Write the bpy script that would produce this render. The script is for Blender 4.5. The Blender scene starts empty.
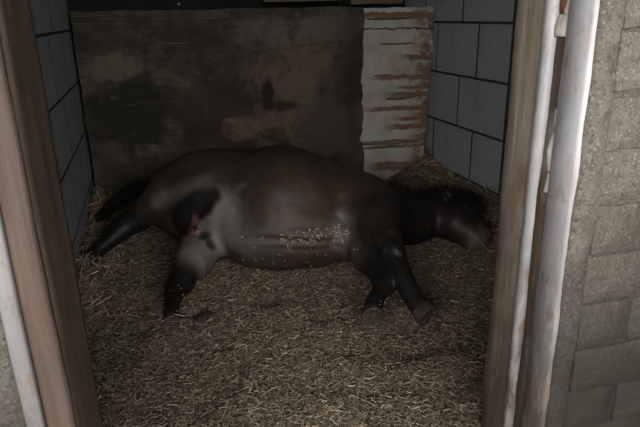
import bpy, bmesh, math, random
import numpy as np
from mathutils import Matrix, Vector, Euler, noise

scene = bpy.context.scene
COL = scene.collection
random.seed(7); rng = np.random.default_rng(11)

# ------------------------------------------------------------------ camera, world, light, exposure
cam_data = bpy.data.cameras.new('camera'); cam = bpy.data.objects.new('camera', cam_data); COL.objects.link(cam)
right = Vector((0.95786, -0.28654, -0.01989)); down = Vector((-0.11169, -0.30777, -0.94488)); fwd = Vector((0.26463, 0.90729, -0.32680))
cam.matrix_world = Matrix(((right.x, -down.x, -fwd.x, 0), (right.y, -down.y, -fwd.y, 0), (right.z, -down.z, -fwd.z, 1.40), (0, 0, 0, 1)))
cam_data.sensor_width = 36; cam_data.lens = 575 / 640 * 36; cam_data.clip_start = 0.02
scene.camera = cam

world = bpy.data.worlds.new('overcast_sky'); scene.world = world; world.use_nodes = True
wn = world.node_tree.nodes; wl = world.node_tree.links; wn.clear()
wo = wn.new('ShaderNodeOutputWorld'); wb = wn.new('ShaderNodeBackground')
wb.inputs['Color'].default_value = (0.80, 0.90, 1.0, 1); wb.inputs['Strength'].default_value = 0.40
wl.new(wb.outputs[0], wo.inputs[0])

def area_light(name, loc, target, sx, sy, power, color):
    d = bpy.data.lights.new(name, 'AREA'); d.shape = 'RECTANGLE'; d.size = sx; d.size_y = sy; d.energy = power; d.color = color
    o = bpy.data.objects.new(name, d); COL.objects.link(o); o.location = loc
    o.rotation_euler = (Vector(target) - Vector(loc)).to_track_quat('-Z', 'Y').to_euler()
    return o
# the bright side of the yard, high behind the camera
yard = area_light('yard_daylight', (-0.8, -3.6, 2.4), (0.5, 3.0, 0.5), 7.5, 1.7, 3400, (1.0, 0.95, 0.89))

# daylight outside behind the stall, seen only through a peephole in the back wall
area_light('daylight_behind_stall', (.42, 5.75, 1.56), (.30, 4.95, 1.50), .35, .35, 40, (.85, .95, 1.0))

scene.view_settings.view_transform = 'Standard'; scene.view_settings.look = 'None'
scene.view_settings.gamma = 1; scene.view_settings.use_curve_mapping = False
scene.view_settings.exposure = -2.15

# ------------------------------------------------------------------ helpers
def tag(o, label=None, cat=None, group=None, kind=None):
    if label: o['label'] = label
    if cat: o['category'] = cat
    if group: o['group'] = group
    if kind: o['kind'] = kind
    return o

def link(name, me, mat=None, parent=None):
    o = bpy.data.objects.new(name, me); COL.objects.link(o)
    if mat and not me.materials: me.materials.append(mat)
    if parent: o.parent = parent
    return o

def obj(name, bm, mat, parent=None, smooth=False):
    me = bpy.data.meshes.new(name); bm.normal_update(); bm.to_mesh(me); bm.free()
    if smooth:
        for p in me.polygons: p.use_smooth = True
    return link(name, me, mat, parent)

def np_mesh(name, V, F, smooth=False):
    """V n x 3, F m x k (one face size)."""
    V = np.asarray(V, np.float32); F = np.asarray(F, np.int32)
    me = bpy.data.meshes.new(name)
    me.vertices.add(len(V)); me.vertices.foreach_set('co', V.ravel())
    k = F.shape[1]
    me.loops.add(F.size); me.loops.foreach_set('vertex_index', F.ravel())
    me.polygons.add(len(F))
    me.polygons.foreach_set('loop_start', np.arange(0, F.size, k, dtype=np.int32))
    if smooth: me.polygons.foreach_set('use_smooth', np.ones(len(F), bool))
    me.update(calc_edges=True); me.validate()
    return me

def set_color(me, name, C):
    a = me.color_attributes.new(name, 'FLOAT_COLOR', 'POINT')
    C = np.asarray(C, np.float32)
    if C.shape[1] == 3: C = np.concatenate([C, np.ones((len(C), 1), np.float32)], 1)
    a.data.foreach_set('color', C.ravel())

def add_box(bm, x0, x1, y0, y1, z0, z1):
    v = [bm.verts.new(p) for p in ((x0,y0,z0),(x1,y0,z0),(x1,y1,z0),(x0,y1,z0),(x0,y0,z1),(x1,y0,z1),(x1,y1,z1),(x0,y1,z1))]
    return [bm.faces.new([v[i] for i in q]) for q in ((3,2,1,0),(4,5,6,7),(0,1,5,4),(1,2,6,5),(2,3,7,6),(3,0,4,7))]

def box_bm(x0, x1, y0, y1, z0, z1, bevel=0.0, seg=1):
    bm = bmesh.new(); add_box(bm, x0, x1, y0, y1, z0, z1)
    if bevel: bmesh.ops.bevel(bm, geom=bm.edges[:], offset=bevel, segments=seg, affect='EDGES')
    return bm

def rough(bm, amp, freq, seed=0, cuts=0, long_z=1.0):
    """wear: push the surface of a piece about with noise"""
    if cuts: bmesh.ops.subdivide_edges(bm, edges=bm.edges[:], cuts=cuts, use_grid_fill=True)
    s = Vector((seed * 3.7, seed * 1.3, seed * 7.1))
    for v in bm.verts:
        p = Vector((v.co.x * freq, v.co.y * freq, v.co.z * freq * long_z)) + s
        v.co += Vector(noise.noise_vector(p)) * amp
    return bm

def column_bm(x0, x1, y0, y1, z0, z1, nz, amp, freq, seed, bevel=0.006, long_z=0.35):
    """an upright timber or plaster piece, cut into slices along its height so that it can be worn unevenly"""
    bm = bmesh.new()
    b = bevel
    ring = [(x0+b,y0),(x1-b,y0),(x1,y0+b),(x1,y1-b),(x1-b,y1),(x0+b,y1),(x0,y1-b),(x0,y0+b)]
    # extra points along the long sides
    pts = []
    for i in range(8):
        a, c = Vector(ring[i]), Vector(ring[(i+1) % 8])
        n = max(1, int((c-a).length / 0.03))
        for k in range(n): pts.append(a.lerp(c, k / n))
    rows = []
    for j in range(nz + 1):
        z = z0 + (z1 - z0) * j / nz
        rows.append([bm.verts.new((p.x, p.y, z)) for p in pts])
    m = len(pts)
    for j in range(nz):
        for i in range(m): bm.faces.new((rows[j][i], rows[j][(i+1) % m], rows[j+1][(i+1) % m], rows[j+1][i]))
    bm.faces.new(rows[0][::-1]); bm.faces.new(rows[-1])
    s = Vector((seed * 3.7, seed * 1.3, seed * 7.1))
    for v in bm.verts:
        v.co += Vector(noise.noise_vector(Vector((v.co.x*freq, v.co.y*freq, v.co.z*freq*long_z)) + s)) * amp
        v.co += Vector(noise.noise_vector(Vector((v.co.x*freq*4, v.co.y*freq*4, v.co.z*freq*long_z*4)) + s)) * amp * .4
    return bm

# ------------------------------------------------------------------ materials
class NT:
    def __init__(s, name, rough=0.8, spec=0.3):
        s.m = bpy.data.materials.new(name); s.m.use_nodes = True
        s.n = s.m.node_tree.nodes; s.l = s.m.node_tree.links; s.n.clear()
        s.out = s.n.new('ShaderNodeOutputMaterial'); s.b = s.n.new('ShaderNodeBsdfPrincipled'); s.l.new(s.b.outputs[0], s.out.inputs[0])
        s.b.inputs['Roughness'].default_value = rough; s.b.inputs['Specular IOR Level'].default_value = spec
        s.tc = s.n.new('ShaderNodeTexCoord')
    def coord(s, scale=(1,1,1), rot=(0,0,0), src='Object', loc=(0,0,0)):
        mp = s.n.new('ShaderNodeMapping'); mp.inputs['Scale'].default_value = scale; mp.inputs['Rotation'].default_value = rot; mp.inputs['Location'].default_value = loc
        s.l.new(s.tc.outputs[src], mp.inputs[0]); return mp.outputs[0]
    def noise(s, scale, detail=6, rough=.6, vec=None, dist=0.0):
        t = s.n.new('ShaderNodeTexNoise'); t.inputs['Scale'].default_value = scale; t.inputs['Detail'].default_value = detail
        t.inputs['Roughness'].default_value = rough; t.inputs['Distortion'].default_value = dist
        if vec is not None: s.l.new(vec, t.inputs['Vector'])
        else: s.l.new(s.tc.outputs['Object'], t.inputs['Vector'])
        return t.outputs['Fac']
    def ramp(s, fac, stops, const=False):
        r = s.n.new('ShaderNodeValToRGB'); e = r.color_ramp.elements
        if const: r.color_ramp.interpolation = 'CONSTANT'
        while len(e) < len(stops): e.new(0.5)
        for el, (p, c) in zip(e, stops):
            el.position = p; el.color = (c, c, c, 1) if not hasattr(c, '__len__') else (*c, 1)
        s.l.new(fac, r.inputs[0]); return r.outputs[0]
    def mix(s, fac, a, b, mode='MIX'):
        m = s.n.new('ShaderNodeMix'); m.data_type = 'RGBA'; m.blend_type = mode
        for v, i in ((fac, m.inputs[0]), (a, m.inputs[6]), (b, m.inputs[7])):
            if hasattr(v, 'is_linked'): s.l.new(v, i)
            elif hasattr(v, '__len__'): i.default_value = (*v, 1)
            else: i.default_value = v
        return m.outputs[2]
    def math(s, op, a, b=0.0):
        m = s.n.new('ShaderNodeMath'); m.operation = op
        for v, i in ((a, m.inputs[0]), (b, m.inputs[1])):
            if hasattr(v, 'is_linked'): s.l.new(v, i)
            else: i.default_value = v
        return m.outputs[0]
    def sep(s, src='Object'):
        x = s.n.new('ShaderNodeSeparateXYZ'); s.l.new(s.tc.outputs[src], x.inputs[0]); return x.outputs
    def band(s, v, c, w, soft):
        """1 inside |v-c|<w, fading over soft"""
        d = s.math('ABSOLUTE', s.math('SUBTRACT', v, c))
        m = s.n.new('ShaderNodeMapRange'); m.inputs[1].default_value = w; m.inputs[2].default_value = w + soft; m.inputs[3].default_value = 1; m.inputs[4].default_value = 0
        s.l.new(d, m.inputs[0]); return m.outputs[0]
    def step(s, v, a, b, lo=0., hi=1.):
        m = s.n.new('ShaderNodeMapRange'); m.inputs[1].default_value = a; m.inputs[2].default_value = b; m.inputs[3].default_value = lo; m.inputs[4].default_value = hi
        s.l.new(v, m.inputs[0]); return m.outputs[0]
    def color(s, c):
        if hasattr(c, 'is_linked'): s.l.new(c, s.b.inputs['Base Color'])
        else: s.b.inputs['Base Color'].default_value = (*c, 1)
        return s
    def bump(s, h, strength=.3, dist=.01):
        b = s.n.new('ShaderNodeBump'); b.inputs['Strength'].default_value = strength; b.inputs['Distance'].default_value = dist
        s.l.new(h, b.inputs['Height']); s.l.new(b.outputs[0], s.b.inputs['Normal']); return s
    def rnd(s):
        o = s.n.new('ShaderNodeObjectInfo'); return o.outputs['Random']
    def attr(s, name):
        a = s.n.new('ShaderNodeAttribute'); a.attribute_name = name; return a.outputs['Color']

def m_block():
    t = NT('blue_grey_painted_block', .75, .25)
    n = t.noise(3.5, 8, .65); f = t.noise(60, 3, .6)
    c = t.ramp(n, ((.25, (.190,.202,.222)), (.55, (.232,.245,.270)), (.8, (.262,.276,.302))))
    c = t.mix(t.math('MULTIPLY', t.rnd(), .35), c, (.225,.236,.258))
    st = t.noise(1.0, 5, .6, t.coord((1, 55, 2.2)))
    dirt = t.ramp(t.noise(2.2, 6, .7), ((.52, 0.0), (.72, .55)))
    c = t.mix(dirt, c, (.14,.145,.152))
    c = t.mix(t.ramp(st, ((.56, 0.0), (.70, .35))), c, (.30,.315,.34))
    t.color(c).bump(t.math('ADD', t.math('MULTIPLY', st, .8), t.math('MULTIPLY', f, .4)), .35, .006)
    return t.m
def m_mortar():
    t = NT('dark_raked_joint', .95, .1); t.color(t.ramp(t.noise(20), ((.3, (.018,.020,.023)), (.7, (.045,.047,.052))))).bump(t.noise(90), .5, .005); return t.m
def m_plain_dark(name, a, b, sc=12):
    t = NT(name, .9, .15); t.color(t.ramp(t.noise(sc, 6, .65), ((.3, a), (.7, b)))).bump(t.noise(sc*4), .4, .006); return t.m
def m_board():
    t = NT('stained_old_plywood', .85, .2)
    z = t.sep()[2]; x = t.sep()[0]
    big = t.noise(1.9, 8, .68, t.coord((1, 1, 1.3), loc=(4.3, 0, 1.7)), .6)
    grain = t.noise(2.0, 8, .7, t.coord((2.2, 3, 26)))
    fine = t.noise(40, 6, .7)
    c = t.ramp(big, ((.30, (.025,.022,.019)), (.44, (.050,.044,.036)), (.54, (.080,.070,.056)), (.63, (.112,.088,.062)), (.74, (.140,.124,.102))))
    c = t.mix(t.ramp(grain, ((.35, .65), (.6, 0.0))), c, (.030,.025,.020))
    def patch(cx, cz, rx, rz, soft=.5, s=2.2, amt=.5):
        dx = t.math('DIVIDE', t.math('SUBTRACT', x, cx), rx); dz = t.math('DIVIDE', t.math('SUBTRACT', z, cz), rz)
        d = t.math('SQRT', t.math('ADD', t.math('MULTIPLY', dx, dx), t.math('MULTIPLY', dz, dz)))
        d = t.math('ADD', d, t.math('MULTIPLY', t.math('SUBTRACT', t.noise(s*2, 9, .7, t.coord((1, 1, 1), loc=(cx*3, 1, cz*5))), .5), amt*4))
        return t.step(d, 1.0 - soft*.5, 1.0 + soft*.5, 1., 0.)
    for cx, cz, rx, rz, col, a in ((.35, .72, .34, .30, (.018,.017,.015), .9), (.95, .75, .30, .22, (.026,.024,.020), .7), (.28, 1.06, .20, .09, (.135,.125,.105), .7),
                                   (1.62, .92, .36, .30, (.122,.095,.070), .75), (1.45, .52, .16, .30, (.125,.092,.064), .7), (1.18, .55, .14, .09, (.16,.105,.085), .6),
                                   (1.62, 1.30, .5, .10, (.115,.108,.095), .6), (1.40, .82, .05, .13, (.006,.006,.005), .9), (1.52, .72, .14, .05, (.015,.013,.012), .8),
                                   (1.95, .62, .22, .42, (.058,.054,.047), .8), (2.08, 1.0, .07, .5, (.026,.024,.021), .45), (.42, .42, .10, .06, (.16,.15,.125), .6)):
        c = t.mix(t.math('MULTIPLY', patch(cx, cz, rx, rz), a), c, col)
    mould = t.ramp(t.noise(2.6, 9, .75, t.coord((1, 1, 1), loc=(1.1, 0, 6.2)), .4), ((.50, 0.0), (.60, .8)))
    c = t.mix(mould, c, (.022,.020,.018))
    pale = t.ramp(t.noise(5, 10, .75, t.coord((1, 1, 1.6), loc=(2.7, 0, .4))), ((.60, 0.0), (.70, .65)))
    c = t.mix(pale, c, (.20,.185,.155))
    speck = t.ramp(t.noise(26, 8, .8, t.coord((1, 1, 2.5))), ((.60, 0.0), (.68, .7)))
    c = t.mix(speck, c, (.02,.018,.016))
    c = t.mix(1.0, c, (.78,.77,.74), 'MULTIPLY')
    t.color(c).bump(t.math('ADD', t.math('MULTIPLY', grain, .9), t.math('MULTIPLY', fine, .5)), .6, .008); return t.m
def m_white_plank():
    t = NT('flaking_whitewashed_board', .8, .25)
    xs = t.sep(); x, z = xs[0], xs[2]
    grain = t.noise(2.0, 8, .7, t.coord((2.0, 3, 34)))
    wood = t.ramp(grain, ((.3, (.070,.044,.027)), (.6, (.155,.102,.062)), (.75, (.21,.145,.092))))
    white = t.ramp(t.noise(6, 8, .7), ((.3, (.23,.222,.20)), (.7, (.35,.34,.31))))
    wob = t.math('MULTIPLY', t.math('SUBTRACT', t.noise(3.0, 7, .75, t.coord((1.5, 1, 1))), .5), .10)
    zz = t.math('ADD', z, wob)
    # bands of paint torn off along the grain; local z 0..1.46
    peel = t.band(zz, 1.385, .018, .006)
    for c_, w_, x0 in ((.915, .012, .12), (.77, .018, .22), (.66, .014, .06), (.50, .016, .24), (.385, .010, .0), (.345, .007, .02), (.18, .03, .1), (1.06, .014, .34), (.83, .010, .30), (.57, .012, .3)):
        b = t.band(zz, c_, w_, .01)
        if x0: b = t.math('MULTIPLY', b, t.step(x, x0, x0 + .12))
        peel = t.math('MAXIMUM', peel, b)
    edge = t.math('MULTIPLY', t.step(t.math('ADD', x, t.math('MULTIPLY', wob, 3.0)), .44, .55), t.ramp(t.noise(9, 6, .7), ((.42, 0.0), (.54, 1.0))))
    peel = t.math('MAXIMUM', peel, edge)
    crk = t.band(zz, 1.285, .003, .004)
    c = t.mix(peel, white, wood)
    grime = t.ramp(t.noise(3.2, 8, .7, t.coord((1, 1, 1), loc=(3, 0, 3))), ((.48, 0.0), (.72, .6)))
    c = t.mix(grime, c, (.12,.10,.08))
    c = t.mix(t.ramp(t.noise(14, 8, .8), ((.62, 0.0), (.72, .6))), c, (.09,.07,.05))
    c = t.mix(crk, c, (.02,.015,.01))
    h = t.math('SUBTRACT', t.math('MULTIPLY', grain, .3), t.math('ADD', t.math('MULTIPLY', peel, .7), crk))
    t.color(c).bump(h, .6, .006); return t.m
def m_timber(name, a, b, red, redamt, roughness=.7, mud=0):
    t = NT(name, roughness, .3)
    grain = t.noise(1.6, 9, .7, t.coord((30, 30, 1.6)), .5); fine = t.noise(60, 5, .7, t.coord((1, 1, .15)))
    c = t.ramp(grain, ((.3, a), (.7, b)))
    k = t.ramp(t.noise(4.5, 8, .7, t.coord((2.0, 2.0, .8), loc=(5, 1, 2))), ((.5, 0.0), (.66, redamt)))
    c = t.mix(k, c, red)
    c = t.mix(t.ramp(t.noise(9, 8, .75, t.coord((1, 1, .5))), ((.56, 0.0), (.74, .6))), c, tuple(v*.35 for v in a))
    if mud: c = t.mix(t.math('MULTIPLY', t.step(t.world_z(), 1.1, .3, 0, mud), t.ramp(t.noise(7, 8, .7, t.coord((1, 1, .4))), ((.3, .5), (.55, 1.0)))), c, (.050,.037,.029))
    t.color(c).bump(t.math('ADD', grain, t.math('MULTIPLY', fine, .5)), .45, .006); return t.m
def m_white_frame(name='worn_white_gloss_paint', k=1.0):
    t = NT(name, .45, .45)
    z = t.sep()[2]
    n = t.noise(7, 8, .7, t.coord((1, 1, .35)))
    c = t.ramp(n, ((.3, (.37*k,.38*k,.405*k)), (.6, (.47*k,.48*k,.51*k))))
    low = t.step(t.world_z(), 1.05, .42)                                  # mud splashed up the foot of the frame
    d = t.math('MULTIPLY', t.math('ADD', t.math('MULTIPLY', low, .85), .12), t.ramp(t.noise(11, 9, .75, t.coord((1.5, 1.5, .4))), ((.30, .35), (.52, 1.0))))
    c = t.mix(d, c, (.060,.050,.042))
    chip = t.ramp(t.noise(24, 8, .75, t.coord((1, 1, .5))), ((.56, 0.0), (.60, .9)))
    c = t.mix(t.ramp(t.noise(16, 8, .75, t.coord((1, 1, .25), loc=(1, 4, 2))), ((.46, 0.0), (.62, .5))), c, (.20,.185,.165))
    c = t.mix(t.math('MULTIPLY', chip, t.math('ADD', .25, t.math('MULTIPLY', low, .7))), c, (.16,.10,.065))
    t.color(c).bump(t.math('SUBTRACT', n, chip), .25, .004); return t.m
def m_plaster(name, a, b, dark, low_shade_dirt=.6):
    t = NT(name, .9, .2)
    n = t.noise(4, 9, .7); g = t.noise(38, 8, .75); p = t.noise(9, 9, .8)
    c = t.ramp(n, ((.3, a), (.7, b)))
    c = t.mix(t.ramp(p, ((.42, 0.0), (.58, .65))), c, dark)
    c = t.mix(t.ramp(t.noise(2.6, 6, .65, t.coord((1, 1, .6), src='Object', loc=(2, 0, 5))), ((.42, 0.0), (.60, .55))), c, tuple(v*.8 for v in dark))
    gp = t.noise(70, 6, .8); c = t.mix(t.ramp(gp, ((.38, .7), (.50, 0.0))), c, tuple(v*.45 for v in dark))
    fl = t.ramp(t.noise(120, 6, .75), ((.55, 0.0), (.63, .6)))
    c = t.mix(fl, c, tuple(min(1, v*1.5) for v in b))
    low = t.step(t.world_z(), 1.1, .45, 0, low_shade_dirt)  # light falloff towards the wall foot painted into the colour, together with dirt
    c = t.mix(t.math('MULTIPLY', low, t.ramp(t.noise(6, 8, .7), ((.25, .9), (.5, 1.0)))), c, (.024,.021,.018))
    t.color(c).bump(t.math('ADD', t.math('MULTIPLY', g, .7), p), .8, .012); return t.m
def _wz(s):
    g = s.n.new('ShaderNodeNewGeometry'); x = s.n.new('ShaderNodeSeparateXYZ'); s.l.new(g.outputs['Position'], x.inputs[0]); return x.outputs[2]
NT.world_z = _wz
def m_coat():
    t = NT('horse_coat', .47, .20)
    a = t.attr('coat')
    n = t.noise(5, 7, .65); hair = t.noise(1.0, 4, .6, t.coord((60, 220, 220)))
    c = t.mix(1.0, a, t.ramp(n, ((.3, .75), (.7, 1.25))), 'MULTIPLY')
    dust = t.ramp(t.noise(13, 9, .8), ((.58, 0.0), (.75, .30)))
    c = t.mix(dust, c, (.13,.105,.08))
    t.color(c).bump(t.math('ADD', hair, t.math('MULTIPLY', t.noise(14, 6, .7), 1.2)), .28, .006)
    return t.m
def m_hair():
    t = NT('black_horse_hair', .8, .05); t.color(t.ramp(t.noise(30), ((.3, (.006,.005,.005)), (.7, (.018,.014,.012))))); return t.m
def m_hoof():
    t = NT('dusty_hoof_horn', .65, .3)
    n = t.noise(22, 7, .7)
    t.color(t.ramp(n, ((.3, (.012,.010,.008)), (.52, (.026,.021,.016)), (.75, (.075,.060,.045))))).bump(n, .6, .006); return t.m
def m_straw():
    t = NT('chopped_straw', .7, .3); t.color(t.attr('tint')); return t.m
def m_bed():
    t = NT('trodden_bedding', .95, .05)
    n = t.noise(3, 8, .7); f = t.noise(55, 8, .8)
    c = t.ramp(f, ((.34, (.062,.050,.036)), (.52, (.140,.114,.082)), (.68, (.228,.188,.138))))
    c = t.mix(t.ramp(n, ((.45, 0.0), (.65, .55))), c, (.045,.032,.020))
    t.color(c).bump(f, 1.0, .02); return t.m
def m_simple(name, c, r=.6, s=.4):
    t = NT(name, r, s); t.color(t.ramp(t.noise(25), ((.3, tuple(v*.8 for v in c)), (.7, tuple(v*1.2 for v in c))))); return t.m

M = dict(block=m_block(), mortar=m_mortar(), board=m_board(), plank=m_white_plank(),
         post=m_timber('reddish_worn_timber', (.055,.038,.031), (.105,.079,.065), (.110,.050,.036), .5),
         post_side=m_timber('dark_handled_timber', (.065,.048,.036), (.125,.095,.070), (.04,.032,.026), .7),
         jamb=m_timber('grey_brown_jamb_wood', (.145,.120,.092), (.25,.22,.18), (.13,.072,.046), .8, mud=.9),
         groove=m_timber('bare_brown_groove_wood', (.055,.037,.025), (.125,.09,.065), (.30,.28,.25), .8, mud=.8),
         white=m_white_frame(), strip=m_white_frame('dull_greyed_white_paint', .55),
         render=m_plaster('grubby_plaster_edge', (.17,.162,.142), (.25,.24,.212), (.105,.092,.076), .9),
         brick=m_plaster('limewashed_brick', (.19,.178,.152), (.28,.265,.23), (.085,.072,.057), .92),
         joint=m_plaster('dirty_brick_joint', (.12,.112,.097), (.19,.178,.155), (.075,.064,.052), .95),
         dark=m_plain_dark('near_black_wall', (.005,.005,.005), (.014,.0135,.0125), 5),  # near-black base colour of the back wall
         ceil=m_plain_dark('dark_ceiling_boards', (.02,.018,.016), (.05,.045,.04), 4),
         yard=m_plain_dark('yard_concrete', (.08,.075,.068), (.14,.13,.12), 3),
         coat=m_coat(), hair=m_hair(), hoof=m_hoof(), straw=m_straw(), bed=m_bed(),
         eye=m_simple('dark_wet_eye', (.012,.010,.009), .08, .6), rust=m_simple('rusty_iron', (.16,.065,.03), .75, .3),
         oldwood=m_timber('old_brown_batten', (.045,.033,.024), (.11,.08,.056), (.03,.025,.02), .6),
         filler=m_plain_dark('broken_white_filler', (.42,.40,.37), (.60,.58,.55), 20))
# ------------------------------------------------------------------ the stall
XL, XR, YB, ZT = -0.50, 2.25, 4.95, 2.70
o = obj('floor', box_bm(XL-.2, XR+.2, 1.1, YB+.1, -.20, -.09), M['yard']); tag(o, 'concrete stall floor buried under the straw', 'floor', kind='structure')
o = obj('ground', box_bm(-6, 6, -7, 1.1, -.20, -.09), M['yard']); tag(o, 'bare concrete yard in front of the stall doorway', 'ground', kind='structure')
o = obj('ceiling', box_bm(XL-.2, XR+.2, 1.38, YB+.2, ZT, ZT+.1), M['ceil']); tag(o, 'dark ceiling over the stall', 'ceiling', kind='structure')

# back wall with the tiny hole daylight comes through, 1.2 cm wide
def wall_with_hole():
    bm = bmesh.new(); hx, hz, r = .319, 1.502, .008
    x0, x1, z0, z1 = XL-.2, XR+.2, -.2, ZT
    P = lambda x, z: bm.verts.new((x, YB, z))
    N = 12
    inner = [P(hx + r*math.cos(k*math.tau/N), hz + r*math.sin(k*math.tau/N)) for k in range(N)]
    outer = [P(hx + .2*math.cos(k*math.tau/N), hz + .2*math.sin(k*math.tau/N)) for k in range(N)]
    far = []
    for k in range(N):
        c, s = math.cos(k*math.tau/N), math.sin(k*math.tau/N)
        tx = ((x1-hx) if c > 0 else (hx-x0)) / max(abs(c), 1e-6); tz = ((z1-hz) if s > 0 else (hz-z0)) / max(abs(s), 1e-6)
        t = min(tx, tz); far.append(P(hx + c*t, hz + s*t))
    for a, b in ((inner, outer), (outer, far)):
        for k in range(N): bm.faces.new((a[k], a[(k+1) % N], b[(k+1) % N], b[k]))
    for cx_, cz_ in ((x0, z0), (x1, z0), (x1, z1), (x0, z1)):
        v = P(cx_, cz_)
        for k in range(N):
            p, q = far[k], far[(k+1) % N]
            on = lambda u: (abs(u.co.x-cx_) < 1e-5, abs(u.co.z-cz_) < 1e-5)
            if (on(p)[0] and on(q)[1]) or (on(p)[1] and on(q)[0]): bm.faces.new((p, q, v))
    return bm
o = obj('wall_back', wall_with_hole(), M['dark']); tag(o, 'black back wall of the stall above and behind the boards', 'wall', kind='structure')

PITCH = .377; Z0 = .195 - PITCH; JT = .014
def block_mesh(ly, lz):
    bm = box_bm(-.03, .03, 0, ly, 0, lz, .002)
    bm.normal_update(); me = bpy.data.meshes.new('block'); bm.to_mesh(me); bm.free(); me.materials.append(M['block']); me.materials.append(M['mortar'])
    for p in me.polygons:
        if abs(p.normal.x) < .9: p.material_index = 1              # mortar smeared over the ends and beds of the block
    return me
full = block_mesh(.60 - JT, PITCH - JT)
def block_wall(name, x, side, label, gap):
    """side +1: the visible face looks towards +X; the mortar slab lies 9 mm behind the block faces"""
    w = obj(name, box_bm(min(x - side*.003, x - side*.15), max(x - side*.003, x - side*.15), 1.38, YB, -.2, ZT), M['mortar'])
    tag(w, label, 'wall', kind='structure')
    cuts = [1.42, YB - .02] if not gap else None
    for c in range(8):
        z = Z0 + c*PITCH
        off = 3.685 if c % 2 == 1 else 3.915
        runs = [(1.42, YB-.02)] if not gap else [(1.42, gap[0]), (gap[1], YB-.02)]
        for a, b in runs:
            js = [off + .60*k for k in range(-6, 5)]
            edges = [a] + [j for j in js if a + .05 < j < b - .05] + [b]
            for y0, y1 in zip(edges[:-1], edges[1:]):
                top = min(z + PITCH, ZT - .005); lz = top - z - JT
                if lz < .05: continue
                ly = y1 - y0 - JT
                me = full if abs(ly - (.60-JT)) < 1e-4 and abs(lz - (PITCH-JT)) < 1e-4 else block_mesh(ly, lz)
                b_ = link('block', me, None, w); b_.location = (x - side*(.03 + random.uniform(-.001, .001)), y0 + JT/2, z + JT/2)
    return w
block_wall('wall_left', XL, 1, 'blue-grey painted block wall with dark joints beside the reddish timber post', None)
block_wall('wall_right', XR, -1, 'blue-grey painted block wall with dark joints behind the horse head', (3.235, 3.29))

# front wall: brick, the doorway between x -0.36 and 1.0
bm = bmesh.new()
add_box(bm, 1.0, 4.2, 1.108, 1.38, -.2, 3.2); add_box(bm, -3.0, -.36, 1.108, 1.38, -.2, 3.2); add_box(bm, -.36, 1.0, 1.108, 1.38, 2.50, 3.2)
front = obj('wall_front', bm, M['joint']); tag(front, 'limewashed dirty brick wall around the stall doorway', 'wall', kind='structure')
def brick_bm(lx, lz, seed):
    bm = box_bm(0, lx, -.008, .05, 0, lz, .003)
    return rough(bm, .005, 13, seed, cuts=3)
variants = []
for k in range(10):
    bm = brick_bm(.285, .128, k); me = bpy.data.meshes.new('brick'); bm.to_mesh(me); bm.free(); me.materials.append(M['brick'])
    for p in me.polygons: p.use_smooth = True
    variants.append(me)
for c in range(20):
    z = -.03 + .138*c
    for side, x0, x1 in ((1, 1.03, 2.1), (-1, -1.6, -.44)):
        x = x0 - (0 if c % 2 else .13) * (1 if side == 1 else 1)
        while x < x1:
            a, b = max(x, x0), min(x + .297, x1)
            if b - a > .04:
                o = link('brick', variants[random.randrange(10)], None, front)
                o.location = (a + .005, 1.108 + random.uniform(-.004, .006), z + .005 + random.uniform(-.004, .004)); o.scale.x = (b - a - .010) / .285
                o.rotation_euler.y = random.uniform(-.012, .012)
            x += .297

# plaster edges beside the frames
t = tag(obj('trim_1', column_bm(.968, 1.034, 1.094, 1.20, -.1, 2.5, 90, .006, 9, 3, .008, .8), M['render'], None, True), 'rough grey plaster strip between the white door frame and the bricks', 'plaster edge', kind='structure')
t = tag(obj('trim_2', column_bm(-.46, -.296, 1.075, 1.30, -.1, 2.5, 60, .010, 9, 5, .012, .8), M['render'], None, True), 'rough grey plaster corner left of the thin white strip', 'plaster edge', kind='structure')

# right-hand door frame: jamb board, white bead, brown groove, white facing
fr = bpy.data.objects.new('trim_3', None); COL.objects.link(fr); fr.location = (.96, 1.25, -.09)
tag(fr, 'worn door frame with two white painted strips in front of the brick wall', 'door frame', kind='structure')
def part(name, bm, mat, parent, smooth=True):
    o = obj(name, bm, mat, parent, smooth); o.matrix_parent_inverse = Matrix.Translation(-parent.location); return o
part('jamb_board', column_bm(.960, 1.02, 1.275, 1.402, -.09, 2.5, 80, .005, 10, 1, .008), M['jamb'], fr)
part('bead', column_bm(.950, 1.00, 1.238, 1.277, -.09, 2.5, 80, .003, 10, 2, .010), M['white'], fr)
part('groove_strip', column_bm(.966, 1.02, 1.19, 1.240, -.09, 2.5, 60, .006, 14, 4, .004), M['groove'], fr)
part('facing_board', column_bm(.956, .995, 1.104, 1.194, -.09, 2.5, 80, .003, 6, 6, .006), M['white'], fr)
def chunk(x0, x1, y0, y1, z0, z1, seed, amp=.006): return rough(box_bm(x0, x1, y0, y1, z0, z1, .003), amp, 25, seed, cuts=3)
part('filler', chunk(.962, .985, 1.198, 1.238, 1.335, 1.392, 3), M['filler'], fr)
part('filler', chunk(.964, .985, 1.198, 1.212, 1.39, 1.50, 4), M['filler'], fr)
part('filler', chunk(.964, .985, 1.197, 1.212, .95, 1.17, 6, .008), M['filler'], fr)
part('hinge_plate', chunk(.966, .985, 1.215, 1.236, 1.395, 1.47, 5, .002), M['rust'], fr)

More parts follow.
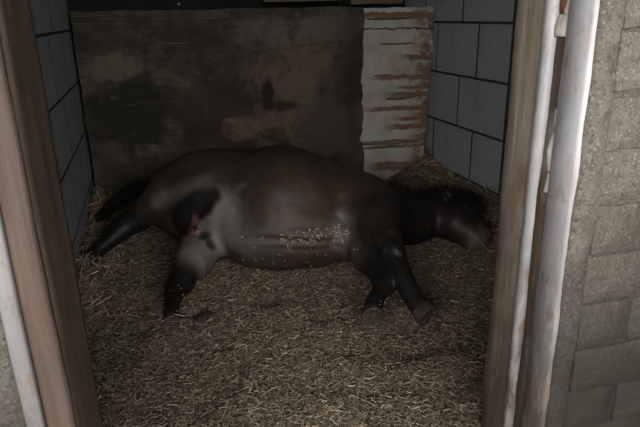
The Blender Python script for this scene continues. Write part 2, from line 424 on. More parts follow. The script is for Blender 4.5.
# left-hand post, with the thin white strip
lp = bpy.data.objects.new('trim_4', None); COL.objects.link(lp); lp.location = (-.235, 1.2, -.09)
tag(lp, 'thick worn reddish timber door post at the left block wall', 'door post', kind='structure')
part('post_face', column_bm(-.260, -.2135, 1.045, 1.075, -.09, 2.5, 90, .004, 9, 8, .007), M['post'], lp)
part('post', column_bm(-.30, -.2125, 1.072, 1.402, -.09, 2.5, 90, .0035, 8, 9, .010), M['post_side'], lp)
st = tag(obj('trim_5', column_bm(-.299, -.2675, 1.052, 1.09, -.09, 2.5, 60, .002, 9, 10, .004), M['strip'], None, True), 'thin white painted strip left of the reddish door post', 'trim', kind='structure')
# door head
tag(obj('trim_6', rough(box_bm(-.30, 1.0, 1.07, 1.39, 2.44, 2.51, .006), .004, 6, 2, 3), M['jamb']), 'timber head over the stall doorway', 'door frame', kind='structure')

# ------------------------------------------------------------------ boards standing against the back wall
# both stand along the slanted line from (-0.47, 4.74) to (2.22, 4.30)
A = Vector((-.475, 4.745, 0)); B = Vector((2.235, 4.30, 0)); ANG = math.atan2(B.y-A.y, B.x-A.x)
def sheet(name, mat, outline_l, outline_r, outline_t, h, thick, nx, nz, seed, warp):
    """board with uneven edges: outline_* give the offset of the left, right and top edges along the board"""
    bm = bmesh.new(); g = [[], []]
    for s, y in ((0, 0.0), (1, thick)):
        for j in range(nz+1):
            row = []
            v_ = j / nz
            x0, x1 = outline_l(v_), outline_r(v_)
            for i in range(nx+1):
                u = i / nx; x = x0 + (x1-x0)*u
                z = v_*(h + outline_t(u)) - .06
                n = noise.noise_vector(Vector((x*1.3 + seed, seed, z*1.3)))
                n2 = noise.noise_vector(Vector((x*9 + seed, seed, z*9)))
                row.append(bm.verts.new((x, y + n.y*warp + n2.y*.003*(1-s), z)))
            g[s].append(row)
    for j in range(nz):
        for i in range(nx):
            bm.faces.new((g[0][j][i], g[0][j][i+1], g[0][j+1][i+1], g[0][j+1][i]))
            bm.faces.new((g[1][j][i], g[1][j+1][i], g[1][j+1][i+1], g[1][j][i+1]))
    rim = [(0, i) for i in range(nx+1)] + [(j, nx) for j in range(1, nz+1)] + [(nz, i) for i in range(nx-1, -1, -1)] + [(j, 0) for j in range(nz-1, 0, -1)]
    for a, b in zip(rim, rim[1:] + rim[:1]):
        bm.faces.new((g[0][b[0]][b[1]], g[0][a[0]][a[1]], g[1][a[0]][a[1]], g[1][b[0]][b[1]]))
    return bm
def nz_(x, s, a, f=7): return a*noise.noise(Vector((x*f, s, s*2.3))) + a*.6*noise.noise(Vector((x*f*3.7, s*3, 1)))
W = (B-A).length
big = obj('plywood_sheet', sheet('plywood', M['board'], lambda v: .0 + nz_(v, 1, .008), lambda v: 2.165 + nz_(v, 5, .035) - .02*math.sin(v*3.1), lambda u: nz_(u, 9, .012), 1.515, .022, 60, 46, 2.0, .012), M['board'])
big.location = A + Vector((0, -.03, 0)); big.rotation_euler = (math.radians(-1.0), 0, ANG)
tag(big, 'wide dirty brown plywood sheet with mould stains standing behind the horse', 'board')
# torn splinters and splits proud of the sheet
def strip_bm(l, h, t, seed):
    bm = bmesh.new(); n = 10; f = []
    for i in range(n+1):
        u = i/n; hh = h*(math.sin(math.pi*min(1, .12+u*.88))**.5)*(1+.5*noise.noise(Vector((u*6, seed, 0))))+.001
        zc = .3*h*noise.noise(Vector((u*3, seed, 4)))
        f.append([bm.verts.new((u*l, y, zc + z)) for y, z in ((0, -hh/2), (-t, -hh*.3), (-t, hh*.3), (0, hh/2))])
    for a, b in zip(f, f[1:]):
        for k in range(3): bm.faces.new((a[k], b[k], b[k+1], a[k+1]))
    return bm
for k, (x, z, l, h, dk) in enumerate(((.0, 1.40, .55, .035, 0), (1.28, 1.16, .30, .010, 1), (1.58, 1.185, .22, .010, 1), (.62, 1.22, .24, .012, 1), (1.05, .62, .10, .05, 1), (1.82, 1.20, .16, .008, 1), (.95, 1.38, .4, .012, 0), (.30, .78, .25, .02, 0), (1.45, .35, .3, .014, 1))):
    s = obj('splinter', strip_bm(l, h, .006, k), M['oldwood'] if dk else M['board'], big); s.location = (x, -.004, z - .0)
wp = obj('whitewashed_board', sheet('plank', M['plank'], lambda v: .0 + nz_(v, 2, .01), lambda v: .645 - .06*(1-v) + nz_(v, 8, .022), lambda u: -.004 + nz_(u, 4, .006), 1.505, .028, 22, 60, 5.0, .006), M['plank'])
d = (B-A).normalized(); p0 = A + d*2.10
wp.location = (p0.x, p0.y + .012, 0); wp.rotation_euler = (math.radians(-.6), 0, ANG)
tag(wp, 'narrow whitewashed board with flaking paint standing in the right back corner', 'board')
for k, (x, z, l, h) in enumerate(((.10, 1.36, .42, .018), (.20, 1.17, .3, .012), (.05, .37, .44, .010), (.02, .34, .40, .009), (.26, .74, .22, .020), (.16, .93, .16, .010))):
    s = obj('torn_strip', strip_bm(l, h, .006, 20+k), M['oldwood'], wp); s.location = (x, -.003, z)
# things glimpsed above the boards
for k, (x, y, z, l, hh, rz, lab) in enumerate(((1.62, 4.56, 1.50, .42, .05, ANG, 'short brown batten lying on top of the boards, at the right end'),
                                            (.95, 4.72, 1.53, .62, .03, ANG, 'long dark batten lying behind the top of the plywood sheet'))):
    bt = obj('wooden_batten', rough(box_bm(0, l, 0, .07, 0, hh, .004), .004, 8, k, 2), M['oldwood']); bt.location = (x, y, z - .03); bt.rotation_euler.z = rz
    tag(bt, lab, 'batten')
# ------------------------------------------------------------------ straw bedding
def fbm(X, Y, seed, octs=((1.6, .030), (4.0, .016), (9.0, .010))):
    r = np.random.default_rng(seed); Z = np.zeros_like(X)
    for f, a in octs:
        for _ in range(5):
            th = r.uniform(0, math.tau); ph = r.uniform(0, math.tau); ff = f*r.uniform(.7, 1.4)*2.2
            Z += a*.45*np.sin((X*np.cos(th) + Y*np.sin(th))*ff + ph)
    return Z
def bed_z(X, Y):
    X = np.asarray(X, float); Y = np.asarray(Y, float)
    Z = fbm(X, Y, 3) - .025
    g = lambda v, s: np.exp(-(np.clip(v, 0, None)/s)**2)
    Z += .20*g(XR - X, .26)*np.clip((Y - 2.4)/.8, 0, 1)
    Z += .10*g(4.45 - Y, .28)
    Z += .09*g(X - XL, .16)*np.clip((Y - 2.3)/.6, 0, 1)
    Z += .020*np.exp(-(((X - .40)/.32)**2 + ((Y - 2.52)/.22)**2))
    Z += .03*np.exp(-(((X + .03)/.08)**2 + ((Y - 2.47)/.10)**2))
    return Z
nx, ny = 190, 230
gx = np.linspace(XL + .004, XR - .004, nx); gy = np.linspace(1.28, 4.9, ny)
GX, GY = np.meshgrid(gx, gy); GZ = bed_z(GX, GY) + rng.normal(0, .006, GX.shape)
V = np.stack([GX, GY, GZ], -1).reshape(-1, 3)
I = np.arange(nx*ny).reshape(ny, nx)
Fb = np.stack([I[:-1, :-1], I[:-1, 1:], I[1:, 1:], I[1:, :-1]], -1).reshape(-1, 4)

def strands(px, py, pz, length, width, yaw, pitch, bend, roll):
    """flat bent straws, three cross-sections each"""
    n = len(px); d = np.stack([np.cos(yaw)*np.cos(pitch), np.sin(yaw)*np.cos(pitch), np.sin(pitch)], -1)
    s = np.stack([-np.sin(yaw), np.cos(yaw), np.zeros(n)], -1); u = np.cross(d, s)
    w = s*np.cos(roll)[:, None] + u*np.sin(roll)[:, None]
    P = np.stack([px, py, pz], -1); out = []
    for k, t in enumerate((-.5, 0., .5)):
        c = P + d*(length*t)[:, None] + s*(bend*length*(.25 - t*t))[:, None] + np.array([0, 0, 1.])*(np.abs(bend)*length*(.25 - t*t)*.5)[:, None]
        out += [c - w*(width/2)[:, None], c + w*(width/2)[:, None]]
    V = np.stack(out, 1).reshape(-1, 3)
    b = np.arange(n)*6
    F = np.concatenate([np.stack([b, b+2, b+3, b+1], -1), np.stack([b+2, b+4, b+5, b+3], -1)])
    return V, F
def straw_tint(n, r, bright=1.0):
    base = np.array([[.110,.086,.060],[.162,.130,.092],[.215,.176,.127],[.29,.24,.178],[.45,.395,.315]])
    k = r.choice(5, n, p=[.24, .34, .27, .11, .04])
    return base[k]*r.uniform(.75, 1.25, (n, 1))*bright
N = 190000
yy = 1.35 + 3.3*rng.random(N)**1.35; xx = rng.uniform(XL + .01, XR - .01, N)
L = np.clip(rng.lognormal(-3.95, .55, N), .007, .085); Wd = rng.uniform(.0013, .0032, N)
xx = np.clip(xx, XL + .045, XR - .045)
VS, FS = strands(xx, yy, bed_z(xx, yy) + rng.uniform(0, .020, N), L, Wd, rng.uniform(0, math.tau, N), rng.normal(0, .22, N), rng.normal(0, .35, N), rng.normal(0, .6, N))
CS = np.repeat(straw_tint(N, rng), 6, 0)
# loose longer stalks piled along the walls
n2 = 2600
side = rng.random(n2)
x2 = np.where(side < .45, XL + .02 + np.abs(rng.normal(0, .08, n2)), XR - .03 - np.abs(rng.normal(0, .16, n2))); y2 = rng.uniform(2.7, 4.35, n2)
x2 = np.where(side > .85, rng.uniform(XL, XR, n2), x2); y2 = np.where(side > .85, 4.25 - np.abs(rng.normal(0, .12, n2)), y2)
x2 = np.clip(x2, XL + .05, XR - .05)
V2, F2 = strands(x2, y2, bed_z(x2, y2) + rng.uniform(0, .05, n2), rng.uniform(.05, .16, n2), rng.uniform(.002, .0045, n2), rng.normal(1.2, .9, n2), rng.normal(.0, .4, n2), rng.normal(0, .3, n2), rng.normal(0, .6, n2))
C2 = np.repeat(straw_tint(n2, rng, 1.35), 6, 0)
me = np_mesh('straw_bedding', np.concatenate([V, VS, V2]), np.concatenate([Fb, FS + len(V), F2 + len(V) + len(VS)]))
set_color(me, 'tint', np.concatenate([np.full((len(V), 3), .08), CS, C2]))
me.materials.append(M['bed']); me.materials.append(M['straw'])
mi = np.ones(len(me.polygons), np.int32); mi[:len(Fb)] = 0; me.polygons.foreach_set('material_index', mi)
sm = np.zeros(len(me.polygons), bool); sm[:len(Fb)] = True; me.polygons.foreach_set('use_smooth', sm)
o = link('straw_bedding', me); tag(o, 'thick brown bed of chopped straw covering the stall floor under the horse', 'straw', kind='stuff')

# ---------- horse body: smooth union of tapered limbs, turned into one skin ----------
def round_cone(P, a, b, ra, rb, n=None, s=1.0):
    a=np.array(a,float); b=np.array(b,float)
    w=P-a; d=b-a
    if n is not None:
        n=np.array(n,float); n/=np.linalg.norm(n)
        w=w+np.multiply.outer((w@n)*(1/s-1),n); d=d+n*(d@n)*(1/s-1)
    L=np.maximum((d@d),1e-9)
    t=np.clip((w@d)/L,0,1)
    q=w-np.multiply.outer(t,d)
    return np.sqrt((q*q).sum(-1))-(ra+(rb-ra)*t)
UP=(0,0,1)
PRIMS=[
 # a, b, ra, rb, flatten axis, flatten, blend
 ((.36,3.42,.315),(.72,3.24,.305),.315,.345,None,1,.10),     # belly
 ((.72,3.24,.305),(1.08,3.15,.25),.345,.27,None,1,.10),     # ribs
 ((1.08,3.15,.24),(1.27,3.10,.19),.25,.17,None,1,.08),      # chest
 ((.50,3.06,.20),(.85,2.98,.19),.17,.17,None,1,.12),          # low belly
 ((.18,3.55,.31),(.40,3.44,.32),.245,.295,None,1,.10),       # croup
 ((.07,3.72,.29),(.20,3.55,.31),.15,.21,None,1,.10),       # buttock
 # upper hind leg
 ((.24,3.46,.46),(.06,3.48,.40),.17,.125,None,1,.07),
 ((.06,3.48,.385),(-.14,3.51,.25),.125,.082,None,1,.04),
 ((-.14,3.51,.25),(-.24,3.49,.19),.078,.062,None,1,.03),
 ((-.24,3.49,.19),(-.42,3.375,.085),.056,.041,None,1,.03),
 ((-.415,3.375,.085),(-.436,3.32,.055),.042,.044,None,1,.03),
 # lower hind leg
 ((.24,3.22,.17),(.145,3.02,.12),.150,.095,None,1,.08),
 ((.145,3.02,.12),(.065,2.84,.09),.095,.066,None,1,.05),
 ((.065,2.84,.09),(.02,2.76,.075),.062,.052,None,1,.03),
 ((.02,2.76,.075),(-.01,2.58,.04),.046,.036,None,1,.03),
 ((-.01,2.58,.04),(.09,2.51,-.01),.040,.038,None,1,.02),
 # lower foreleg
 ((1.10,2.95,.18),(1.045,2.68,.16),.14,.085,None,1,.12),
 ((1.045,2.68,.16),(1.055,2.46,.12),.080,.060,None,1,.05),
 ((1.055,2.46,.12),(1.03,2.41,.115),.060,.055,None,1,.03),
 ((1.03,2.41,.115),(.935,2.31,.09),.048,.042,None,1,.03),
 ((.935,2.30,.085),(.905,2.26,.072),.044,.044,None,1,.02),
 # upper foreleg
 ((1.22,3.04,.27),(1.16,2.80,.31),.17,.110,None,1,.14),
 ((1.16,2.80,.31),(1.125,2.58,.27),.105,.070,None,1,.05),
 ((1.125,2.58,.27),(1.115,2.50,.245),.066,.062,None,1,.03),
 ((1.115,2.50,.245),(1.12,2.295,.11),.053,.047,None,1,.03),
 ((1.12,2.295,.11),(1.135,2.205,.066),.050,.054,None,1,.02),
 # neck
 ((1.27,3.10,.19),(1.50,3.12,.155),.16,.140,None,1,.06),
 ((1.50,3.12,.155),(1.72,3.13,.165),.140,.120,None,1,.06),
 # head
 ((1.73,3.11,.185),(1.79,3.05,.165),.115,.108,None,1,.05),    # poll and cheek
 ((1.76,3.04,.145),(1.81,2.92,.110),.110,.088,None,1,.05), # jaw
 ((1.81,3.08,.22),(1.860,2.94,.150),.070,.058,None,1,.04),   # face
 ((1.825,2.91,.105),(1.835,2.865,.085),.078,.074,None,1,.03),   # muzzle
 ((1.785,2.86,.05),(1.815,2.84,.045),.045,.043,None,1,.02),   # lips
 ((1.80,3.02,.245),(1.83,2.99,.235),.038,.03,None,1,.02),  # brow
 ((1.755,3.00,.155),(1.765,2.99,.145),.108,.100,None,1,.06),  # round cheek
 ((1.835,3.02,.225),(1.872,2.91,.155),.030,.028,None,1,.02),  # nose ridge
 ((1.872,2.845,.135),(1.866,2.82,.12),.032,.030,None,1,.02),  # nostril wing
 # udder
 ((.155,3.18,.285),(.195,3.13,.262),.05,.045,None,1,.015),
 ((.15,3.145,.303),(.14,3.11,.305),.022,.012,None,1,.01),
 ((.182,3.10,.268),(.182,3.065,.262),.022,.012,None,1,.01),
]
def smin(a,b,k):
    h=np.clip(.5+.5*(b-a)/k,0,1)
    return b+(a-b)*h-k*h*(1-h)
def horse_field(h=.0125):
    lo=np.array([-.56,2.12,-.12]); hi=np.array([2.06,4.0,.80])
    n=np.ceil((hi-lo)/h).astype(int)
    F=np.full(n,1.0,np.float32)
    ax=[lo[i]+h*np.arange(n[i]) for i in range(3)]
    for a,b,ra,rb,nn,s,k in PRIMS:
        m=max(ra,rb)*max(1,s)+k+.05
        i0=[max(0,int((min(a[i],b[i])-m-lo[i])/h)) for i in range(3)]
        i1=[min(n[i],int((max(a[i],b[i])+m-lo[i])/h)+2) for i in range(3)]
        P=np.stack(np.meshgrid(*[ax[i][i0[i]:i1[i]] for i in range(3)],indexing='ij'),-1)
        d=round_cone(P,a,b,ra,rb,nn,s)
        sl=tuple(slice(i0[i],i1[i]) for i in range(3))
        F[sl]=smin(F[sl],d,k)
    for a,b,r,r2,k in CARVE:
        m=max(r,r2)+k+.03
        i0=[max(0,int((min(a[i],b[i])-m-lo[i])/h)) for i in range(3)]
        i1=[min(n[i],int((max(a[i],b[i])+m-lo[i])/h)+2) for i in range(3)]
        P=np.stack(np.meshgrid(*[ax[i][i0[i]:i1[i]] for i in range(3)],indexing='ij'),-1)
        d=round_cone(P,a,b,r,r2)
        sl=tuple(slice(i0[i],i1[i]) for i in range(3))
        F[sl]=-smin(-F[sl],d,k)
    return F,lo,h
CARVE=[
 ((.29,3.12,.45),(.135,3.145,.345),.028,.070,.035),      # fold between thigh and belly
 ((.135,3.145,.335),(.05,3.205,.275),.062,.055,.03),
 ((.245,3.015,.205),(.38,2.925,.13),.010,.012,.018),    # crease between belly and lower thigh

 ((1.872,2.80,.145),(1.868,2.81,.125),.013,.010,.010),  # nostril
 ((1.765,2.80,.065),(1.85,2.775,.06),.006,.006,.010),   # mouth
]
def surface_nets(F,lo,h):
    S=F<0
    nx,ny,nz=F.shape
    cs=np.zeros((nx-1,ny-1,nz-1),np.int8)
    offs=[(i,j,k) for i in (0,1) for j in (0,1) for k in (0,1)]
    for i,j,k in offs: cs+=S[i:nx-1+i,j:ny-1+j,k:nz-1+k]
    act=(cs>0)&(cs<8)
    idx=np.argwhere(act)
    ids=np.full(act.shape,-1,np.int64); ids[act]=np.arange(len(idx))
    acc=np.zeros((len(idx),3)); cnt=np.zeros(len(idx))
    for a in range(8):
        for b in range(a+1,8):
            oa,ob=np.array(offs[a]),np.array(offs[b])
            if np.abs(oa-ob).sum()!=1: continue
            fa=F[tuple((idx+oa).T)]; fb=F[tuple((idx+ob).T)]
            m=(fa<0)!=(fb<0)
            t=np.where(m,fa/np.where(m,fa-fb,1),0)
            acc[m]+=(oa+(ob-oa)*t[:,None])[m]; cnt[m]+=1
    V=lo+h*(idx+acc/cnt[:,None])
    Q=[]
    for ax in range(3):
        o=[0,0,0]; o[ax]=1
        A=S[:nx-o[0],:ny-o[1],:nz-o[2]]; B=S[o[0]:,o[1]:,o[2]:]
        e=np.argwhere(A!=B)
        u,v=(ax+1)%3,(ax+2)%3
        e=e[(e[:,u]>0)&(e[:,v]>0)&(e[:,u]<F.shape[u]-1)&(e[:,v]<F.shape[v]-1)]
        du=np.zeros(3,int);du[u]=1;dv=np.zeros(3,int);dv[v]=1
        q=np.stack([ids[tuple((e-du-dv).T)],ids[tuple((e-dv).T)],ids[tuple(e.T)],ids[tuple((e-du).T)]],1)
        fl=~A[tuple(e.T)]
        q[fl]=q[fl][:,::-1]
        Q.append(q)
    return V,np.concatenate(Q)
# ------------------------------------------------------------------ the horse on the straw
field, lo_, h_ = horse_field(.012)
HV, HQ = surface_nets(field, lo_, h_)
# a little smoothing of the skin
nb = np.zeros_like(HV); ct = np.zeros(len(HV))
E_ = np.concatenate([HQ[:, [0, 1]], HQ[:, [1, 2]], HQ[:, [2, 3]], HQ[:, [3, 0]]])
for _ in range(3):
    nb[:] = 0; ct[:] = 0
    for k in range(3):
        nb[:, k] = np.bincount(E_[:, 0], HV[E_[:, 1], k], len(HV)) + np.bincount(E_[:, 1], HV[E_[:, 0], k], len(HV))
    ct = np.bincount(E_[:, 0], minlength=len(HV)) + np.bincount(E_[:, 1], minlength=len(HV))
    HV = HV*.5 + .5*nb/ct[:, None]
def normals():
    nrm = np.zeros_like(HV); fn = np.cross(HV[HQ[:, 2]] - HV[HQ[:, 0]], HV[HQ[:, 3]] - HV[HQ[:, 1]])
    for k in range(4): np.add.at(nrm, HQ[:, k], fn)
    return nrm/np.linalg.norm(nrm, axis=1)[:, None]
nrm = normals()
front_ = nrm[:, 1] < -.2
dsp = np.zeros(len(HV))
def wrinkle(x0, x1, z0, z1, w, depth, wob=.012, k=0.):
    u = (HV[:, 0] - x0)/(x1 - x0); zc = z0 + (z1 - z0)*u + wob*np.sin(u*7 + k)
    win = np.clip(u*5, 0, 1)*np.clip((1 - u)*5, 0, 1)
    dsp[:] -= np.where(front_, depth*win*np.exp(-((HV[:, 2] - zc)/w)**2), 0)
wrinkle(.36, 1.02, .250, .225, .016, .012)
wrinkle(.50, 1.00, .195, .180, .014, .008, .008, 1.)
wrinkle(.62, 1.05, .285, .30, .018, .006, .010, 2.)
wrinkle(.90, 1.10, .36, .22, .022, .012, .006)
wrinkle(.98, 1.14, .34, .24, .018, .012, .004)
dsp += np.array([noise.noise(Vector(p*6.5))*.006 + noise.noise(Vector(p*15))*.0022 for p in HV])
HV = HV + nrm*dsp[:, None]
warp = np.array([noise.noise(Vector(p*9))*.9 + noise.noise(Vector(p*24))*.6 for p in HV])*.55
def blob(c, r): 
    d = np.sqrt((((HV - np.array(c))/np.array(r))**2).sum(1)); return np.clip(1.5 - d + warp, 0, 1)[:, None]
def seg(a, b, r, soft):
    return np.clip((r + soft - (round_cone(HV, a, b, 0, 0)) + warp*.022)/soft, 0, 1)[:, None]
coat = np.tile(np.array([[.027,.0200,.0158]]), (len(HV), 1))
def paint(mask, c):
    global coat
    coat = coat*(1 - mask) + np.array([c])*mask
GREY_SHEEN = (.125,.119,.114); BLACK = (.007,.0063,.006)
paint(.6*blob((.75, 2.95, .30), (.36, .3, .18)), (.043,.031,.025))
paint(.85*blob((.33, 3.04, .34), (.105, .20, .15)), GREY_SHEEN)               # grey groin skin, with its highlight painted into the colour
paint(.4*blob((.46, 2.95, .22), (.22, .15, .12)), (.062,.055,.051))
paint(.85*blob((.15, 3.00, .20), (.14, .16, .14)), GREY_SHEEN)               # inner thigh, grey with a painted highlight
paint(.5*seg((.26, 3.19, .525), (-.02, 3.37, .375), .012, .055), (.115,.106,.099))  # highlight along the upper thigh ridge painted into the coat
paint(.55*blob((1.00, 2.78, .30), (.10, .12, .12)), (.120,.112,.106))  # highlight behind the elbow, painted into the coat
paint(.60*blob((1.06, 2.72, .18), (.10, .14, .08)), (.075,.069,.065))
paint(.97*seg((.29, 3.14, .455), (.21, 3.16, .40), .030, .030), BLACK); paint(.97*seg((.22, 3.16, .405), (.07, 3.22, .29), .068, .030), BLACK)  # shade in the pocket between the thighs, painted black
paint(.9*seg((.245, 3.02, .21), (.38, 2.93, .135), .012, .025), BLACK)  # crease shade of the groin fold, painted black
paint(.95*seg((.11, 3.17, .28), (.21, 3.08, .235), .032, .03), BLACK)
paint(seg((-.20, 3.49, .21), (-.46, 3.34, .06), .10, .12), BLACK)
paint(seg((.055, 2.80, .08), (-.01, 2.55, .03), .08, .09), BLACK); paint(seg((-.01, 2.56, .03), (.12, 2.49, .0), .08, .05), BLACK)
paint(seg((1.045, 2.50, .12), (.90, 2.26, .08), .09, .10), BLACK)
paint(seg((1.14, 2.72, .30), (1.115, 2.24, .11), .11, .08), BLACK)
paint(.8*seg((1.20, 2.98, .30), (1.16, 2.70, .32), .12, .10), (.016,.013,.011))
paint(.85*seg((1.42, 3.12, .17), (1.80, 3.06, .17), .16, .12), (.008,.007,.0065))
paint(.9*seg((1.32, 3.25, .30), (1.74, 3.22, .28), .07, .08), BLACK)
paint(.9*blob((1.845, 2.85, .08), (.085, .085, .085)), (.072,.061,.055))   # mealy muzzle
paint(.5*blob((1.83, 2.98, .20), (.06, .06, .05)), (.022,.019,.017))
pink = blob((.172, 3.11, .283), (.042, .075, .042))*np.clip(1.15 + 2.5*np.array([noise.noise(Vector(p*34)) for p in HV]), 0, 1)[:, None]
paint(np.clip(pink, 0, 1), (.23,.125,.118))
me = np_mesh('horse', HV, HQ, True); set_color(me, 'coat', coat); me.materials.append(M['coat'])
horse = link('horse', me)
tag(horse, 'dark brown horse with a swollen belly lying flat on its side in the straw', 'horse')
print('horse verts', len(HV))

def skin_at(p):
    i = int(np.argmin(((HV - np.array(p))**2).sum(1))); return HV[i], nrm[i]
def ring_tube(bm, pts, radii, n=10, flat=1.0):
    rows = []
    for i, p in enumerate(pts):
        t = (Vector(pts[min(i+1, len(pts)-1)]) - Vector(pts[max(i-1, 0)])).normalized()
        a = t.orthogonal().normalized() if i == 0 else (a_prev - t*a_prev.dot(t)).normalized()
        a_prev = a; b = t.cross(a)
        rows.append([bm.verts.new(Vector(p) + a*math.cos(k*math.tau/n)*radii[i] + b*math.sin(k*math.tau/n)*radii[i]*flat) for k in range(n)])
    for r0, r1 in zip(rows, rows[1:]):
        for k in range(n): bm.faces.new((r0[k], r0[(k+1) % n], r1[(k+1) % n], r1[k]))
    bm.faces.new(rows[0][::-1]); bm.faces.new(rows[-1])

def hoof_bm(p, axis, r0, r1, length, toe):
    """horn wall widening from the coronet, a raised rim, a sunk sole with a wedge-shaped frog"""
    bm = bmesh.new(); ax = Vector(axis).normalized(); toe = Vector(toe); toe = (toe - ax*toe.dot(ax)).normalized(); sd = ax.cross(toe)
    n = 20; rows = []
    prof = ((-.15, r0*.80), (0, r0), (.10, r0*1.06), (.55, (r0+r1)/2*1.02), (.92, r1), (1.0, r1*.97), (1.0, r1*.84), (.90, r1*.76), (.86, r1*.25))
    for t, r in prof:
        row = []
        for k in range(n):
            th = k*math.tau/n; e = 1.0 + .16*max(0, math.cos(th)) - .10*max(0, -math.cos(th))
            lean = .25*t*r1*max(0, math.cos(th))
            row.append(bm.verts.new(Vector(p) + ax*(t*length) + toe*(math.cos(th)*r*e + lean*.6) + sd*(math.sin(th)*r)))
        rows.append(row)
    for a, b in zip(rows, rows[1:]):
        for k in range(n): bm.faces.new((a[k], a[(k+1) % n], b[(k+1) % n], b[k]))
    bm.faces.new(rows[0][::-1]); bm.faces.new(rows[-1])
    # frog
    q = Vector(p) + ax*length*.86
    pts = [q - toe*r1*.75 + sd*r1*.38, q - toe*r1*.75 - sd*r1*.38, q + toe*r1*.35]
    top = [v*1 + ax*length*.10 for v in pts]
    a = [bm.verts.new(v) for v in pts]; b = [bm.verts.new(Vector(v)*.7 + (sum(top, Vector())/3)*.3) for v in top]
    for k in range(3): bm.faces.new((a[k], a[(k+1) % 3], b[(k+1) % 3], b[k]))
    bm.faces.new(b)
    bmesh.ops.recalc_face_normals(bm, faces=bm.faces[:])
    for v in bm.verts: v.co += Vector(noise.noise_vector(v.co*30))*.0025
    return bm
for p, ax, r0, r1, ln, toe in (((-.434, 3.315, .058), (.02, -.80, -.30), .042, .048, .065, (0, 0, 1)),
                               ((.105, 2.49, .014), (.75, -.45, .16), .040, .052, .075, (-.2, -.3, 1)),
                               ((.905, 2.256, .072), (-.30, -.85, -.25), .046, .056, .060, (0, -.4, 1)),
                               ((1.135, 2.205, .068), (.15, -.82, -.35), .050, .058, .062, (.2, -.6, 1))):
    obj('hoof', hoof_bm(p, ax, r0, r1, ln, toe), M['hoof'], horse, True)

# eye, with lids
ep, en = skin_at((1.800, 2.972, .262)); ep = Vector(ep); en = Vector(en); print('eye', ep, en)
bm = bmesh.new(); bmesh.ops.create_icosphere(bm, subdivisions=3, radius=.0175, matrix=Matrix.Translation(ep + en*.002))
obj('eye', bm, M['eye'], horse, True)
bm = bmesh.new()
for s in (1, -1):
    ea = Vector((.6, -.8, -.35)); ea = (ea - en*ea.dot(en)).normalized(); eb = en.cross(ea)
    pts = [ep + en*(.001 + .008*abs(math.sin(a))) + ea*(.023*math.cos(a)) + eb*(s*.0145*math.sin(a)) for a in np.linspace(0, math.pi, 9)]
    ring_tube(bm, pts, [.003 + .0015*math.sin(k/8*math.pi) for k in range(9)], 6)
me_ = obj('eyelid', bm, M['coat'], horse, True); set_color(me_.data, 'coat', np.tile([[.016,.013,.012]], (len(me_.data.vertices), 1)))

# ears: curled leaf shapes
def ear_bm(base, tip, face, w):
    bm = bmesh.new(); b = Vector(base); ax = Vector(tip) - b; L_ = ax.length; ax.normalize(); f = Vector(face); f = (f - ax*f.dot(ax)).normalized(); s = ax.cross(f)
    rows_o, rows_i = [], []
    for i in range(10):
        t = i/9; wid = w*(math.sin(math.pi*(.22 + .78*t))**.8)*(1.0 if t < .95 else .6) + .002
        ro, ri = [], []
        for k in range(9):
            th = (k/8 - .5)*math.radians(230*(1 - .45*t))
            c = b + ax*(t*L_) - f*(wid*math.cos(th)*.8) + s*(wid*math.sin(th)) + f*(.015*t*t)
            ro.append(bm.verts.new(c)); ri.append(bm.verts.new(c + (f*math.cos(th) - s*math.sin(th))*.006))
        rows_o.append(ro); rows_i.append(ri)
    for R_, fl in ((rows_o, 1), (rows_i, -1)):
        for a, c in zip(R_, R_[1:]):
            for k in range(8): bm.faces.new((a[k], a[k+1], c[k+1], c[k])[::fl])
    for i in range(9):
        for k in (0, 8): bm.faces.new((rows_o[i][k], rows_o[i+1][k], rows_i[i+1][k], rows_i[i][k]))
    bmesh.ops.recalc_face_normals(bm, faces=bm.faces[:])
    return bm
for b, t, f in (((1.745, 3.06, .265), (1.715, 3.11, .375), (.5, -.8, .1)), ((1.80, 3.16, .235), (1.83, 3.28, .31), (.6, -.5, .4))):
    e = obj('ear', ear_bm(b, t, f, .036), M['coat'], horse, True); set_color(e.data, 'coat', np.tile([[.016,.013,.012]], (len(e.data.vertices), 1)))

# hair: mane, forelock, tail
def hair(name, roots, dirs, lens, drop, w, spread, label=None, steps=5):
    Vh, Fh = [], []; r = np.random.default_rng(len(roots))
    for p, d, l in zip(roots, dirs, lens):
        p = np.array(p, float); d = np.array(d, float) + r.normal(0, spread, 3); d /= np.linalg.norm(d)
        s = np.cross(d, r.normal(0, 1, 3)); s /= np.linalg.norm(s); b0 = len(Vh)
        for k in range(steps + 1):
            ww = w*(1 - .75*k/steps)
            Vh += [p - s*ww, p + s*ww]
            p = p + d*l/steps; d = d + np.array([0, 0, -drop]) + r.normal(0, spread*.35, 3); d /= np.linalg.norm(d)
            p[0] = max(p[0], XL + .02)
            zb = float(bed_z(p[0], p[1])) + .012
            if p[2] < zb: p[2] = zb; d[2] = max(d[2], 0)
        Fh += [(b0+2*k, b0+2*k+2, b0+2*k+3, b0+2*k+1) for k in range(steps)]
    o = link(name, np_mesh(name, Vh, Fh, True), M['hair'], horse)
    if label: o['label'] = label
    return o
def along(pts, n, jit):
    pts = np.array(pts, float); t = rng.random(n)*(len(pts)-1); i = t.astype(int); f = (t - i)[:, None]
    return pts[i]*(1-f) + pts[i+1]*f + rng.normal(0, jit, (n, 3))
def on_skin(mask, n):
    ids = rng.choice(np.where(mask)[0], n); return HV[ids] + rng.normal(0, .004, (n, 3)), nrm[ids]
hx, hy, hz = HV.T
n = 1300
R_, D_ = on_skin((hx > 1.36) & (hx < 1.77) & (nrm[:, 2] > .35) & (nrm[:, 1] > .05) & (hy > 3.08), n)
hair('mane', R_, D_*.8 + np.array([.35, .1, .15]), rng.uniform(.05, .10, n), .16, .0024, .30)
n = 1500
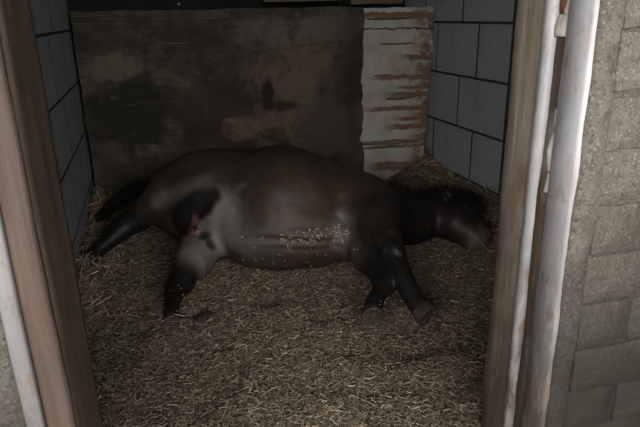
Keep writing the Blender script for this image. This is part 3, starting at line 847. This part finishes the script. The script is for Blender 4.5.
R_, D_ = on_skin((hx > 1.76) & (hx < 1.90) & (nrm[:, 0] > .15) & (nrm[:, 2] > .15) & (hy > 2.97) & (hy < 3.16), n)
hair('forelock', R_, D_*.8 + np.array([.35, -.1, .15]), rng.uniform(.04, .085, n), .14, .0026, .35)
TP = [(.06, 3.78, .34), (-.03, 3.96, .325), (-.14, 4.06, .275), (-.25, 4.10, .215), (-.34, 4.10, .150), (-.40, 4.07, .10)]
bm = bmesh.new(); ring_tube(bm, TP, (.045, .040, .040, .040, .036, .018), 12)
tail = obj('tail', bm, M['hair'], horse, True)
n = 1100; tt = rng.random(n)*4.6; i = tt.astype(int); f = (tt - i)[:, None]; T = np.array(TP)
Rt = T[i]*(1-f) + T[i+1]*f + rng.normal(0, .016, (n, 3)); Dt = (T[i+1] - T[i]); Dt /= np.linalg.norm(Dt, axis=1)[:, None]
th = hair('tail_hair', Rt, Dt, rng.uniform(.07, .15, n), .08, .0024, .14); th.parent = tail

# bits of straw stuck to the belly and legs
nrm = np.zeros_like(HV); a_ = HV[HQ[:, 2]] - HV[HQ[:, 0]]; b_ = HV[HQ[:, 3]] - HV[HQ[:, 1]]; fn = np.cross(a_, b_)
for k in range(4): np.add.at(nrm, HQ[:, k], fn)
nrm /= np.linalg.norm(nrm, axis=1)[:, None]
def flecks(mask, n, lmax):
    ids = np.where(mask)[0]; ids = rng.choice(ids, n); P = HV[ids]; Nn = nrm[ids]
    t = np.cross(Nn, rng.normal(0, 1, (n, 3))); t /= np.linalg.norm(t, axis=1)[:, None]; s = np.cross(Nn, t)
    l = rng.uniform(.008, lmax, n)[:, None]; w = rng.uniform(.0012, .0028, n)[:, None]; b = rng.normal(0, .25, n)[:, None]
    out = []
    for k in (-.5, 0, .5):
        c = P + Nn*(.004 + .004*abs(k)) + t*l*k + s*l*b*(.25 - k*k)
        out += [c - s*w/2, c + s*w/2]
    return np.stack(out, 1).reshape(-1, 3)
front_ = nrm[:, 1] < -.2
x_, y_, z_ = HV.T
core = front_ & (x_ > .60) & (x_ < .98) & (z_ > .21) & (z_ < .30)
VF = np.concatenate([flecks(core, 75, .022), flecks(front_ & (x_ > .40) & (x_ < 1.0) & (z_ > .12) & (z_ < .30), 28, .014), flecks(front_ & (z_ < .12) & (y_ < 2.9) & (x_ < 1.3), 30, .018)])
nf = len(VF)//6; b = np.arange(nf)*6
FF = np.concatenate([np.stack([b, b+2, b+3, b+1], -1), np.stack([b+2, b+4, b+5, b+3], -1)])
me = np_mesh('straw_flecks', VF, FF); set_color(me, 'tint', np.repeat(np.array([[.50,.43,.33]])*rng.uniform(.5, 1.2, (nf, 1)), 6, 0)); me.materials.append(M['straw'])
o = link('straw_flecks', me); tag(o, 'pale bits of straw clinging to the belly and legs of the horse', 'straw', kind='stuff')
